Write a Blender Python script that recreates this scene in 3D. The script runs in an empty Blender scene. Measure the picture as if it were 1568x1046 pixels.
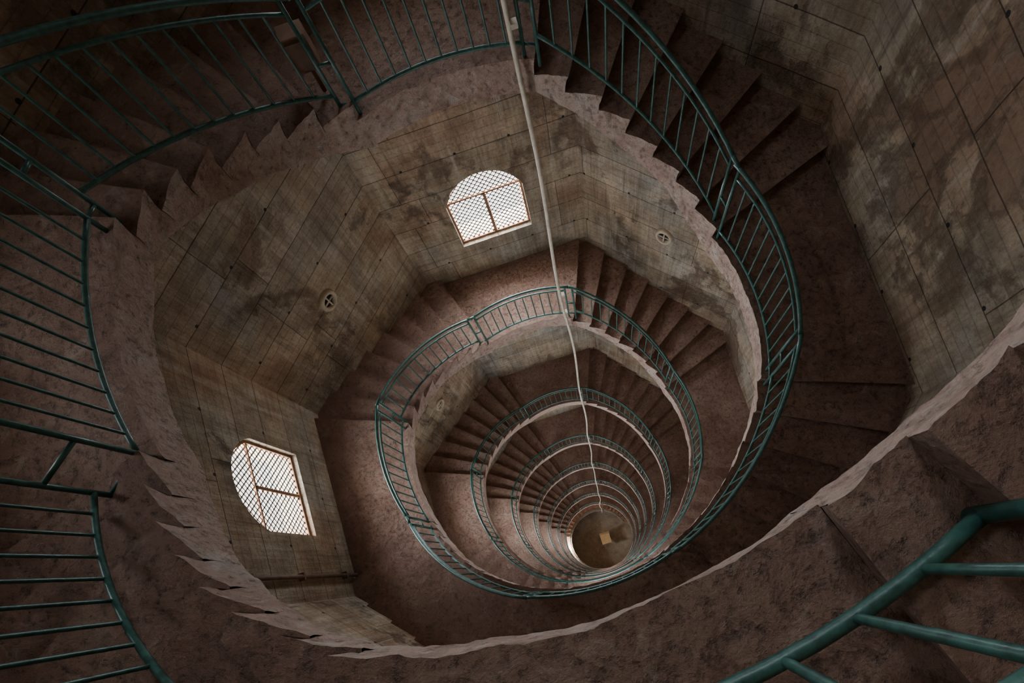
import bpy, math, random
import numpy as np
from mathutils import Vector, Matrix, noise
random.seed(3)
R=2.4; H=0.478*R; HRZ=0.388*R; W=0.056; A=1.528*R; T=0.126*R
K0=-8; K1=29
FLOOR=-K1*H; CEIL=13.2
def rad(d): return math.radians(d)
def ro(th):
    a=(th+math.pi/8)%(math.pi/4)-math.pi/8
    return A/math.cos(a)
def thk(s): return math.pi/2-2*math.pi*s
def Z(s):
    k=s*4; r=round(k); d=k-r; w=W*4
    e=0 if abs(d)<w else math.copysign(abs(d)-w,d)/(1-2*w)
    return -H*(r+e)
# ---------------------------------------------------------------- materials
def newmat(n):
    m=bpy.data.materials.new(n); m.use_nodes=True
    nt=m.node_tree; b=nt.nodes['Principled BSDF']
    return m,nt,b
def ramp(nt,src,stops):
    n=nt.nodes.new('ShaderNodeValToRGB'); cr=n.color_ramp
    while len(cr.elements)<len(stops): cr.elements.new(0.5)
    for e,(p,c) in zip(cr.elements,stops):
        e.position=p; e.color=(c[0],c[1],c[2],1) if isinstance(c,tuple) else (c,c,c,1)
    nt.links.new(src,n.inputs[0]); return n.outputs[0]
def mix(nt,f,a,b,bt='MIX'):
    n=nt.nodes.new('ShaderNodeMix'); n.data_type='RGBA'; n.blend_type=bt
    for i,v in ((0,f),(6,a),(7,b)):
        if hasattr(v,'links'): nt.links.new(v,n.inputs[i])
        elif isinstance(v,tuple): n.inputs[i].default_value=(*v,1)
        else: n.inputs[i].default_value=v
    return n.outputs[2]
def math_(nt,op,a,b=0.0,clamp=False):
    n=nt.nodes.new('ShaderNodeMath'); n.operation=op; n.use_clamp=clamp
    for i,v in ((0,a),(1,b)):
        if hasattr(v,'links'): nt.links.new(v,n.inputs[i])
        else: n.inputs[i].default_value=v
    return n.outputs[0]
def noise_(nt,vec,scale,detail=6,rough=.6,dist=0):
    n=nt.nodes.new('ShaderNodeTexNoise'); n.inputs['Scale'].default_value=scale
    n.inputs['Detail'].default_value=detail; n.inputs['Roughness'].default_value=rough
    n.inputs['Distortion'].default_value=dist
    nt.links.new(vec,n.inputs['Vector']); return n.outputs[0]
def mapping(nt,vec,sc,loc=(0,0,0)):
    n=nt.nodes.new('ShaderNodeMapping'); n.inputs['Scale'].default_value=sc; n.inputs['Location'].default_value=loc
    nt.links.new(vec,n.inputs[0]); return n.outputs[0]
def bump(nt,b,h,st,dist=0.02):
    n=nt.nodes.new('ShaderNodeBump'); n.inputs['Strength'].default_value=st; n.inputs['Distance'].default_value=dist
    nt.links.new(h,n.inputs['Height']); nt.links.new(n.outputs[0],b.inputs['Normal'])

def mat_concrete_wall():
    m,nt,b=newmat('formwork_concrete'); tc=nt.nodes.new('ShaderNodeTexCoord'); uv=tc.outputs['UV']; ob=tc.outputs['Object']
    big=noise_(nt,ob,0.55,6,.62,.4); med=noise_(nt,ob,2.4,9,.68); fine=noise_(nt,ob,26,6,.75)
    blot=noise_(nt,mapping(nt,ob,(1,1,.8),(7,3,1)),.8,10,.72,.3)
    sz=nt.nodes.new('ShaderNodeSeparateXYZ'); nt.links.new(ob,sz.inputs[0])
    old=math_(nt,'MULTIPLY',math_(nt,'MULTIPLY',math_(nt,'SUBTRACT',sz.outputs[2],3.0),.25,True),.06)  # upper storeys are more decayed
    blot=math_(nt,'ADD',blot,old)
    streak=noise_(nt,mapping(nt,uv,(8,.55,1)),1.0,7,.66,.3)
    hstreak=noise_(nt,mapping(nt,uv,(.5,6,1)),1.0,7,.68,.3)
    boards=noise_(nt,mapping(nt,uv,(22,1.0,1)),1.0,3,.5)
    c=ramp(nt,big,[(.32,(.38,.36,.33)),(.43,(.49,.41,.31)),(.54,(.57,.43,.29)),(.66,(.54,.33,.21))])
    c=mix(nt,ramp(nt,med,[(.40,0.),(.60,1.)]),c,mix(nt,1.0,c,(.64,.60,.56),'MULTIPLY'))
    c=mix(nt,ramp(nt,boards,[(.35,.4),(.5,0.)]),c,mix(nt,1.0,c,(.62,.57,.53),'MULTIPLY'))
    c=mix(nt,ramp(nt,streak,[(.52,0.),(.68,.55)]),c,(.66,.57,.46))
    c=mix(nt,ramp(nt,streak,[(.28,.8),(.43,0.)]),c,(.16,.11,.08))
    c=mix(nt,ramp(nt,hstreak,[(.30,.6),(.43,0.)]),c,(.17,.12,.085))
    c=mix(nt,ramp(nt,fine,[(.3,.55),(.52,0.)]),c,(.14,.105,.08))
    pat=ramp(nt,blot,[(.555,0.),(.62,1.)])
    c=mix(nt,math_(nt,'MULTIPLY',pat,.66),c,mix(nt,fine,(.14,.078,.048),(.32,.175,.105)))
    wob=nt.nodes.new('ShaderNodeVectorMath'); wob.operation='ADD'
    nw=nt.nodes.new('ShaderNodeTexNoise'); nw.inputs['Scale'].default_value=1.7; nt.links.new(uv,nw.inputs['Vector'])
    ws=nt.nodes.new('ShaderNodeVectorMath'); ws.operation='SCALE'; ws.inputs['Scale'].default_value=.03; nt.links.new(nw.outputs['Color'],ws.inputs[0])
    nt.links.new(uv,wob.inputs[0]); nt.links.new(ws.outputs[0],wob.inputs[1])
    def brick(w,h,off,loc,fr=2,sq=1.0):
        br=nt.nodes.new('ShaderNodeTexBrick'); nt.links.new(mapping(nt,wob.outputs[0],(1,1,1),loc),br.inputs['Vector'])
        br.inputs['Color1'].default_value=(1,1,1,1); br.inputs['Color2'].default_value=(.76,.75,.73,1); br.inputs['Mortar'].default_value=(.24,.21,.19,1)
        br.inputs['Scale'].default_value=1; br.inputs['Mortar Size'].default_value=.006; br.inputs['Mortar Smooth'].default_value=.5
        br.inputs['Brick Width'].default_value=w; br.inputs['Row Height'].default_value=h; br.offset=off
        br.offset_frequency=fr; br.squash=sq; br.squash_frequency=3; return br
    b1=brick(2.3,.50,.37,(0,0,0),3,1.4); b3=brick(7.,.125,.3,(.1,0,0),2,1.0)
    c=mix(nt,.85,c,b1.outputs['Color'],'MULTIPLY'); c=mix(nt,.20,c,b3.outputs['Color'],'MULTIPLY')
    sp=nt.nodes.new('ShaderNodeSeparateXYZ'); nt.links.new(uv,sp.inputs[0])
    def cell(o,per):
        x=math_(nt,'FRACT',math_(nt,'DIVIDE',o,per)); return math_(nt,'MULTIPLY',math_(nt,'SUBTRACT',x,.5),per)
    du=cell(sp.outputs[0],.77); dv=cell(sp.outputs[1],1.0)
    r2=math_(nt,'ADD',math_(nt,'POWER',math_(nt,'ABSOLUTE',du),2.0),math_(nt,'POWER',math_(nt,'ABSOLUTE',dv),2.0))
    hole=math_(nt,'LESS_THAN',r2,.0004)
    c=mix(nt,hole,c,(.03,.022,.02))
    nt.links.new(c,b.inputs['Base Color']); b.inputs['Roughness'].default_value=.85
    h=math_(nt,'ADD',math_(nt,'MULTIPLY',boards,.5),math_(nt,'MULTIPLY',med,.8))
    h=math_(nt,'ADD',h,math_(nt,'MULTIPLY',fine,.45))
    h=math_(nt,'SUBTRACT',h,math_(nt,'MULTIPLY',b1.outputs['Fac'],.4))
    h=math_(nt,'SUBTRACT',h,math_(nt,'MULTIPLY',b3.outputs['Fac'],.15))
    h=math_(nt,'SUBTRACT',h,math_(nt,'MULTIPLY',pat,.7))
    h=math_(nt,'SUBTRACT',h,math_(nt,'MULTIPLY',hole,.8))
    bump(nt,b,h,1.0,.045); return m
def mat_stone(n,c0,c1,c2,scale=1.6,bs=.7,wear_highlight=(.5,.45,.42),wa=.5):
    m,nt,b=newmat(n); tc=nt.nodes.new('ShaderNodeTexCoord'); ob=tc.outputs['Object']
    big=noise_(nt,ob,scale,6,.6,.3); med=noise_(nt,ob,scale*4.5,8,.72,.6); fine=noise_(nt,ob,60,5,.7); mid=noise_(nt,ob,19,6,.7)
    c=ramp(nt,big,[(.33,c0),(.5,c1),(.68,c2)])
    c=mix(nt,ramp(nt,med,[(.54,0.),(.66,wa)]),c,wear_highlight)
    c=mix(nt,ramp(nt,med,[(.32,.6),(.45,0.)]),c,tuple(x*.5 for x in c0))
    c=mix(nt,ramp(nt,mid,[(.32,.75),(.42,0.)]),c,tuple(x*.38 for x in c0))
    c=mix(nt,ramp(nt,fine,[(.30,.5),(.48,0.)]),c,tuple(x*.45 for x in c0))
    nt.links.new(c,b.inputs['Base Color']); b.inputs['Roughness'].default_value=.78
    h=math_(nt,'ADD',math_(nt,'MULTIPLY',med,.8),math_(nt,'MULTIPLY',fine,.35))
    h=math_(nt,'ADD',h,math_(nt,'MULTIPLY',ramp(nt,mid,[(.3,0.),(.48,1.)]),.4))
    bump(nt,b,h,bs,.035); return m
def mat_simple(n,c,r=.5,met=0,var=.25,sc=12,bs=.1):
    m,nt,b=newmat(n); tc=nt.nodes.new('ShaderNodeTexCoord')
    f=noise_(nt,tc.outputs['Object'],sc,5,.6)
    cc=ramp(nt,f,[(.3,tuple(x*(1-var) for x in c)),(.7,tuple(min(1,x*(1+var)) for x in c))])
    nt.links.new(cc,b.inputs['Base Color']); b.inputs['Roughness'].default_value=r; b.inputs['Metallic'].default_value=met
    bump(nt,b,f,bs,.01); return m
M_wall=mat_concrete_wall()
M_tread=mat_stone('worn_red_step',(.23,.125,.088),(.30,.175,.128),(.38,.25,.19),1.2,1.0,(.48,.37,.29),.5)
M_face=mat_stone('stringer_plaster',(.40,.25,.19),(.50,.34,.265),(.54,.43,.36),2.0,1.0,(.66,.60,.54),.6)  # pale wear patches here also stand in for window highlights on the inner faces
M_under=mat_stone('soffit_plaster',(.38,.21,.11),(.46,.28,.17),(.50,.38,.27),1.0,.6,(.54,.44,.34),.3)
M_green=mat_simple('green_rail_paint',(.032,.096,.077),.40,0,.45,22,.2)
M_cable=mat_simple('cable_sheath',(.62,.54,.43),.6,0,.25,9,.2)
M_wood=mat_simple('rusty_window_frame',(.26,.12,.055),.7,0,.35,14,.4)
M_lat=mat_simple('screen_lattice',(.55,.47,.38),.7,0,.1,20,.2)
M_floor=mat_stone('ground_floor_stone',(.20,.17,.13),(.28,.24,.19),(.33,.29,.24),.9,.5)
M_ceil=mat_stone('ceiling_plaster',(.3,.27,.22),(.38,.34,.28),(.43,.39,.34),.8,.5)
M_vent=mat_simple('vent_cement',(.46,.38,.28),.85,0,.2,8,.4)
M_dark=mat_simple('vent_cavity',(.02,.018,.015),.9)
M_pipe=mat_simple('rusty_pipe',(.16,.10,.07),.7,0,.3,10,.3)
M_box=mat_simple('painted_metal_box',(.16,.08,.045),.6,0,.3,9,.2)
M_orange=mat_simple('cardboard',(.42,.28,.14),.7,0,.15,5,.1)
M_white=mat_simple('white_enamel',(.50,.50,.47),.5,0,.15,6,.1)
# ---------------------------------------------------------------- mesh helper
class MB:
    def __init__(s): s.v=[];s.f=[];s.m=[];s.uv=[];s.sm=[]
    def V(s,p): s.v.append(tuple(p)); return len(s.v)-1
    def F(s,idx,m=0,uv=None,sm=False): s.f.append(tuple(idx)); s.m.append(m); s.uv.append(uv); s.sm.append(sm)
    def quad(s,a,b,c,d,m=0,uv=None): s.F([s.V(a),s.V(b),s.V(c),s.V(d)],m,uv)
    def grid(s,rows,m=0,sm=False,flip=False):
        ids=[[s.V(p) for p in r] for r in rows]
        for i in range(len(ids)-1):
            for j in range(len(ids[0])-1):
                q=[ids[i][j],ids[i][j+1],ids[i+1][j+1],ids[i+1][j]]
                s.F(q[::-1] if flip else q,m,None,sm)
    def tube(s,pts,r,n=8,m=0,cap=True):
        pts=[Vector(p) for p in pts]; rings=[]
        for i,p in enumerate(pts):
            d=(pts[min(i+1,len(pts)-1)]-pts[max(i-1,0)]).normalized()
            a=Vector((0,0,1)) if abs(d.z)<.9 else Vector((1,0,0))
            x=d.cross(a).normalized(); y=d.cross(x).normalized()
            rings.append([s.V(p+x*r*math.cos(2*math.pi*k/n)+y*r*math.sin(2*math.pi*k/n)) for k in range(n)])
        for i in range(len(rings)-1):
            for k in range(n): s.F([rings[i][k],rings[i+1][k],rings[i+1][(k+1)%n],rings[i][(k+1)%n]],m,None,True)
        if cap:
            s.F(rings[0],m); s.F(rings[-1][::-1],m)
    def box(s,c,sx,sy,sz,ax=(1,0,0),ay=(0,1,0),az=(0,0,1),m=0):
        c=Vector(c);ax=Vector(ax)*sx/2;ay=Vector(ay)*sy/2;az=Vector(az)*sz/2
        i=[s.V(c+ax*x+ay*y+az*z) for x in(-1,1) for y in(-1,1) for z in(-1,1)]
        for q in((0,1,3,2),(4,6,7,5),(0,4,5,1),(2,3,7,6),(0,2,6,4),(1,5,7,3)): s.F([i[k] for k in q],m)
    def obj(s,name,mats,parent=None):
        me=bpy.data.meshes.new(name); me.from_pydata(s.v,[],s.f)
        for mm in mats: me.materials.append(mm)
        me.polygons.foreach_set('material_index',s.m); me.polygons.foreach_set('use_smooth',s.sm)
        if any(u is not None for u in s.uv):
            ul=me.uv_layers.new(name='UVMap'); li=0
            for f,u in zip(s.f,s.uv):
                for k in range(len(f)):
                    if u: ul.data[li].uv=u[k]
                    li+=1
        me.update()
        o=bpy.data.objects.new(name,me); bpy.context.collection.objects.link(o)
        if parent: o.parent=parent
        return o
def empty(name):
    e=bpy.data.objects.new(name,None); bpy.context.collection.objects.link(e); return e
# ---------------------------------------------------------------- staircase
def jit(p,a):
    v=Vector(p); n=noise.noise_vector(v*2.6)*a+noise.noise_vector(v*9)*a*.55+noise.noise_vector(v*27)*a*.25
    n.z*=.5
    return v+n
st=MB()
def P(th,r,z): return (r*math.cos(th),r*math.sin(th),z)
NR=7; DS=.036/(2*math.pi*R)   # nosing overhang as a fraction of a turn
def J(p,fine): return jit(p,.022) if fine else Vector(p)
def sector(s0,s1,ztop,fine,nose=True):
    """solid tread/landing; the nosing leans out over the step below"""
    s2=s1+DS if nose else s1
    dstep=(0.6 if fine else 3.0)/360.0
    n=max(2,int(math.ceil((s1-s0)/dstep)))
    sb=[s0+(s1-s0)*i/n for i in range(n+1)]; sa=[s0+(s2-s0)*i/n for i in range(n+1)]
    nr=5 if fine else 2
    st.grid([[J(P(thk(s),R-.012,ztop),fine)]+[Vector(P(thk(s),R+(ro(thk(s))-R)*j/nr,ztop)) for j in range(1,nr+1)] for s in sa],0)
    zb=[Z(s)-T for s in sb]; nz=7 if fine else 2
    rows=[]
    for a,b,z in zip(sa,sb,zb):
        r=[]
        for j in range(nz+1):
            q=j/nz; e=max(0,1-q*(ztop-z)/.11)
            r.append(J(P(thk(b+(a-b)*e),R-.012*e,ztop+(z-ztop)*q),fine))
        rows.append(r)
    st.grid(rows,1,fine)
    st.grid([[J(P(thk(s),R,b),fine)]+[Vector(P(thk(s),R+(ro(thk(s))-R)*j/nr,b)) for j in range(1,nr+1)] for s,b in zip(sb,zb)],2,True)
def riser(s,za,zb,fine):
    nr=5 if fine else 2; t=thk(s); t2=thk(s+DS)
    st.grid([[J(P(t2,R-.012,za),fine)]+[Vector(P(t2,R+(ro(t2)-R)*j/nr,za)) for j in range(1,nr+1)],
             [J(P(t,R,zb),fine)]+[Vector(P(t,R+(ro(t)-R)*j/nr,zb)) for j in range(1,nr+1)]],3)
for k in range(K0,K1):
    s=k/4; fine=k<=1
    z=-H*k
    sector(s-W,s+W,z,fine)
    if k==K0: riser(s-W,z,z-T,False)
    a=s+W; b=s+.25-W; n=NR; dz=H/(n+1)
    for j in range(n):
        u0=a+(b-a)*j/n; u1=a+(b-a)*(j+1)/n; zt=z-dz*(j+1)
        sector(u0,u1,zt,fine); riser(u0,zt+dz,zt,fine)
    riser(b,z-dz*n,z-H,fine)
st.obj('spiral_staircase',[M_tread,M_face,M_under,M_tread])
# ---------------------------------------------------------------- railing
rl=MB()
def setb(k,flight):
    if k==-6: return .27
    return .04 if flight else .03
def rp(s,off,rr): t=thk(s); return P(t,R+rr,-H*round(s*4)+off if FLAT else Z(s)+off)
FLAT=False
def path(s0,s1,off,n,rr): return [rp(s0+(s1-s0)*i/n,off,rr) for i in range(n+1)]
for k in range(-6,K1):
    s=k/4; near=k<=1; q=10 if near else 5; z=-H*k
    n1=14 if near else 8
    g=.004; top=HRZ; sec=HRZ-.11
    rL=setb(k,False); rF=setb(k,True)
    wl=W+.020 if k==-6 else W
    fat=1.6 if k==-6 else 1.0
    low=.19 if k==-6 else .11
    FLAT=(k==-6)
    rl.tube(path(s-wl,s+W,top,n1,rL),.020*fat,q); rl.tube(path(s-wl+g,s+W-g,sec,n1,rL),.013*fat,q); rl.tube(path(s-wl+g,s+W-g,low,n1,rL),.0165*fat,q)
    nb=11 if k>-6 else 9
    for i in range(1,nb):
        u=s-wl+g+(W+wl-2*g)*i/nb; rl.tube([rp(u,low,rL),rp(u,sec,rL)],.0098*fat,8 if near else 4,cap=False)
    FLAT=False
    a=s+W; b=s+.25-W
    rl.tube(path(a,b,top,n1,rF),.020,q); rl.tube(path(a+g,b-g,sec,n1,rF),.013,q); rl.tube(path(a+g,b-g,.20,n1,rF),.016,q)
    nb=13
    for i in range(1,nb):
        u=a+g+(b-a-2*g)*i/nb; rl.tube([rp(u,.20,rF),rp(u,sec,rF)],.0098,8 if near else 4,cap=False)
    for sg in (-1,1):
        u1=s+sg*(W-g); u2=s+sg*(W+g)
        if sg<0 and k==-6:
            FLAT=True; u1=s-wl+g; rl.tube([rp(u1,.13,rL),rp(u1,top,rL)],.017*fat,q); FLAT=False; continue
        ro2=rF if sg>0 else setb(k-1,True)
        rl.tube([rp(u1,-.06,rL),rp(u1,top,rL)],.017,q)
        rl.tube([rp(u2,-.06,ro2),rp(u2,top,ro2)],.017,q)
        for off in (.11,.45,top): rl.tube([rp(u1,off,rL),rp(u2,off,ro2)],.013 if off<top else .02,q)
rl.obj('stair_railing',[M_green])
# ---------------------------------------------------------------- walls
names={0:'east',45:'northeast',90:'north',135:'northwest',180:'west',225:'southwest',270:'south',315:'southeast'}
HW=A*math.tan(math.pi/8)
WW=.61; SILL=.75; SPR=.90; RISE=.44; DEP=.40
def arch_pts(n=16):
    rr=(WW*WW+RISE*RISE)/(2*RISE); cy=RISE-rr; a0=math.asin(WW/rr)
    return [(rr*math.sin(-a0+2*a0*i/n),cy+rr*math.cos(-a0+2*a0*i/n)) for i in range(n+1)]
AP=arch_pts()
WK={90:[-8,-4,0],180:[-9,-5,-1,3,7,11,15,19,23,27],270:[2,6,10,14,18,22,26]}  # south windows are unseen, added to bring light to the lower rings
def wall_frame(az):
    n=Vector((math.cos(rad(az)),math.sin(rad(az)),0)); t=Vector((-n.y,n.x,0)); return n,t
wins=[]
for az,nm in names.items():
    n,t=wall_frame(az); mb=MB(); Q=lambda u,z,d=0: n*(A+d)+t*u+Vector((0,0,z))
    def face(pts):
        mb.F([mb.V(Q(u,z)) for u,z in pts],0,[(u+az*.37,z) for u,z in pts])
    if az in WK:
        base=sorted(-H*k for k in WK[az])
        face([(-HW,FLOOR),(-WW,FLOOR),(-WW,CEIL),(-HW,CEIL)]); face([(WW,FLOOR),(HW,FLOOR),(HW,CEIL),(WW,CEIL)])
        zc=FLOOR
        for b in base:
            z0=b+SILL; z1=z0+SPR
            face([(-WW,zc),(WW,zc),(WW,z0),(-WW,z0)])
            zt=z1+RISE+.15
            for (u0,h0),(u1,h1) in zip(AP,AP[1:]):
                face([(u0,z1+h0),(u1,z1+h1),(u1,zt),(u0,zt)])
            loop=[(-WW,z0)]+[(u,z1+h) for u,h in AP]+[(WW,z0)]
            loop2=loop+[loop[0]]
            for (ua,za),(ub,zb) in zip(loop2,loop2[1:]):
                mb.F([mb.V(Q(ua,za)),mb.V(Q(ub,zb)),mb.V(Q(ub,zb,DEP)),mb.V(Q(ua,za,DEP))],0,[(ua,za),(ub,zb),(ub,zb+.4),(ua,za+.4)])
            zc=zt; wins.append((az,z0,z1))
        face([(-WW,zc),(WW,zc),(WW,CEIL),(-WW,CEIL)])
    else:
        face([(-HW,FLOOR),(HW,FLOOR),(HW,CEIL),(-HW,CEIL)])
    mb.obj('wall_'+nm,[M_wall])
def octo(z,name,mat,flip):
    mb=MB(); ids=[mb.V(P(rad(22.5+45*i),A/math.cos(math.pi/8),z)) for i in range(8)]
    ids2=[mb.V(P(rad(22.5+45*i),A/math.cos(math.pi/8),z+(.3 if flip else -.3))) for i in range(8)]
    mb.F(ids); mb.F(ids2[::-1])
    for i in range(8): mb.F([ids[i],ids2[i],ids2[(i+1)%8],ids[(i+1)%8]])
    mb.obj(name,[mat])
octo(FLOOR,'floor',M_floor,False); octo(CEIL,'ceiling',M_ceil,True)
# ---------------------------------------------------------------- windows
def inside(u,z):
    if abs(u)>WW or z<0: return False
    if z<=SPR: return True
    rr=(WW*WW+RISE*RISE)/(2*RISE); cy=SPR+RISE-rr
    return u*u+(z-cy)**2<rr*rr
for i,(az,z0,z1) in enumerate(wins):
    n,t=wall_frame(az); e=empty('window_%d'%(i+1)); D=.10
    Q=lambda u,z,d=D: n*(A+d)+t*u+Vector((0,0,z0+z))
    fr=MB(); fw=.035
    out=[(-WW,0)]+[(u,SPR+h) for u,h in AP]+[(WW,0)]
    inn=[(-WW+fw,fw)]+[(u*(1-fw/WW),SPR+h-fw*(1 if abs(u)<WW*.98 else 0)) for u,h in AP]+[(WW-fw,fw)]
    out.append(out[0]);inn.append(inn[0])
    for (a,b,c,d) in zip(out,out[1:],inn,inn[1:]):
        fr.quad(Q(*a,D-.03),Q(*b,D-.03),Q(*d,D-.03),Q(*c,D-.03)); fr.quad(Q(*c,D-.03),Q(*d,D-.03),Q(*d,D+.03),Q(*c,D+.03))
        fr.quad(Q(*a,D+.03),Q(*c,D+.03),Q(*d,D+.03),Q(*b,D+.03))
    fr.box(Q(0,SPR-.03),2*WW-.02,.04,.025,t,n)
    fr.box(Q(0,(SPR-.03)/2),.045,.04,SPR-.03,t,n)
    fr.obj('frame',[M_wood],e)
    la=MB(); sp=.062
    for sg in(1,-1):
        c=-2.2
        while c<2.2:
            seg=[]
            N=90
            for j in range(N+1):
                zz=(SPR+RISE)*j/N; u=c+sg*zz
                if inside(u,zz): seg.append((u,zz))
            if len(seg)>2:
                a,b=seg[0],seg[-1]; L=math.hypot(b[0]-a[0],b[1]-a[1]); ax=(Q(*b)-Q(*a)).normalized()
                la.box((Q(*a)+Q(*b))/2,L,.010,.018,ax,n,ax.cross(n))
            c+=sp*1.4142
    la.obj('lattice',[M_lat],e)
    L=bpy.data.lights.new('window_daylight','AREA'); L.shape='RECTANGLE'; L.size=1.5; L.size_y=1.6
    zc=z0+.65
    if z0>8: L.energy=800
    elif z0>4: L.energy=130
    elif az==90: L.energy=1000
    elif z0>0: L.energy=560
    elif z0>-4: L.energy=560
    else: L.energy=700
    L.color=(.84,.92,1.0)
    o=bpy.data.objects.new('daylight',L); bpy.context.collection.objects.link(o); o.parent=e
    o.location=n*(A+DEP+.25)+Vector((0,0,zc)); o.rotation_euler=(-n).to_track_quat('-Z','Y').to_euler()
# ---------------------------------------------------------------- hanging cable
cb=MB(); pts=[]
z=CEIL
while z>FLOOR+.3:
    pts.append((.71+.16*noise.noise((z*.27,0,1)),2.2+.12*noise.noise((z*.27,5,1)),z)); z-=.2
cb.tube(pts,.024,8)
for k in range(-2,7):
    zz=-4*H*k
    for dz in (.35,.9): cb.box((.72,2.21,zz+dz),.06,.06,.04)
cb.obj('hanging_cable',[M_cable])
# ---------------------------------------------------------------- round wall vents
def vent(az,u,z,r=.12):
    n,t=wall_frame(az); mb=MB(); c=n*A+t*u+Vector((0,0,z)); up=Vector((0,0,1)); N=28
    prof=[(r*1.25,.0),(r*1.25,-.04),(r*1.05,-.06),(r*.9,-.055),(r*.82,-.02),(r*.8,-.005)]
    rings=[[mb.V(c+n*d+(t*math.cos(2*math.pi*i/N)+up*math.sin(2*math.pi*i/N))*rr) for i in range(N)] for rr,d in prof]
    for a,b in zip(rings,rings[1:]):
        for i in range(N): mb.F([a[i],a[(i+1)%N],b[(i+1)%N],b[i]],0,None,True)
    mb.F(rings[-1],1)
    mb.tube([c+n*(-.03)+t*(-r*.8),c+n*(-.03)+t*(r*.8)],.012,6); mb.tube([c+n*(-.03)-up*(r*.8),c+n*(-.03)+up*(r*.8)],.012,6)
    mb.obj('round_wall_vent',[M_vent,M_dark])
for k in range(-1,6):
    vent(135,0,2.03-4*H*k); vent(45,0,-H/2+1.5-4*H*k)
mb=MB(); n,t=wall_frame(180)
mb.tube([n*(A-.05)+t*1.2+Vector((0,0,1.2)),n*(A-.05)+t*1.2+Vector((0,0,3.6))],.03,10)
for z in(1.5,2.5,3.4): mb.box(n*(A-.04)+t*1.2+Vector((0,0,z)),.1,.08,.03,t,n)
mb.obj('wall_pipe',[M_pipe])
mb=MB(); c=Vector(P(rad(112),R+.22,4*H+.52))
mb.box(c,.20,.14,.26); mb.box(c+Vector((0,-.08,0)),.16,.02,.20)
mb.box(c+Vector((0,0,-.14)),.07,.07,.03); mb.tube([c-Vector((0,0,.13)),c-Vector((0,0,.35))],.02,8)
mb.obj('electrical_junction_box',[M_box])
mb=MB(); c=Vector((.35,.1,FLOOR+.35)); mb.box(c,.8,.5,.7); mb.box(c+Vector((0,.32,.42)),.8,.04,.3,(1,0,0),(0,.8,.6),(0,-.6,.8)); mb.box(c+Vector((0,-.4,.38)),.8,.3,.03)
mb.obj('open_cardboard_box',[M_orange])
mb=MB(); mb.box((1.31,-3.04,7.050),.30,.46,.025); mb.box((1.31,-3.04,7.066),.25,.40,.008)
mb.obj('white_notice_board',[M_white])
# ---------------------------------------------------------------- world + camera
w=bpy.data.worlds.new('sky'); bpy.context.scene.world=w; w.use_nodes=True
bg=w.node_tree.nodes['Background']; bg.inputs[0].default_value=(.82,.91,1,1); bg.inputs[1].default_value=3
L=bpy.data.lights.new('unseen_floor_fill','POINT'); L.energy=600; L.color=(1,.93,.82); L.shadow_soft_size=.15  # unseen point light, added to brighten the ground floor
o=bpy.data.objects.new('ground_floor_fill',L); o.location=(-2.9,0,FLOOR+2.6); bpy.context.collection.objects.link(o)

f=750.;nx,ny,psi=936.128,864.039,.311;px,py=892.088,792.061
D=np.array([nx-px,ny-py,f]);D/=np.linalg.norm(D)
up=np.array([0,-1.,0]);ey=up-D*up.dot(D);ey/=np.linalg.norm(ey)
Zc=-D;ex=np.cross(ey,Zc);c,s=math.cos(psi),math.sin(psi)
X=c*ex+s*ey;Y=-s*ex+c*ey
M=np.stack([X,Y,Zc],1); M=np.diag([1,-1,-1])@M
Rw=Matrix(M.T.tolist())
cam=bpy.data.cameras.new('camera'); co=bpy.data.objects.new('camera',cam); bpy.context.collection.objects.link(co)
co.matrix_world=Matrix.Translation((.056*R,-.926*R,3.543*R))@Rw.to_4x4()
cam.sensor_fit='HORIZONTAL'; cam.sensor_width=36; cam.lens=f/1568*36
cam.shift_x=-(px-784)/1568; cam.shift_y=(py-522.7)/1568
cam.clip_start=.02; cam.clip_end=200
bpy.context.scene.camera=co
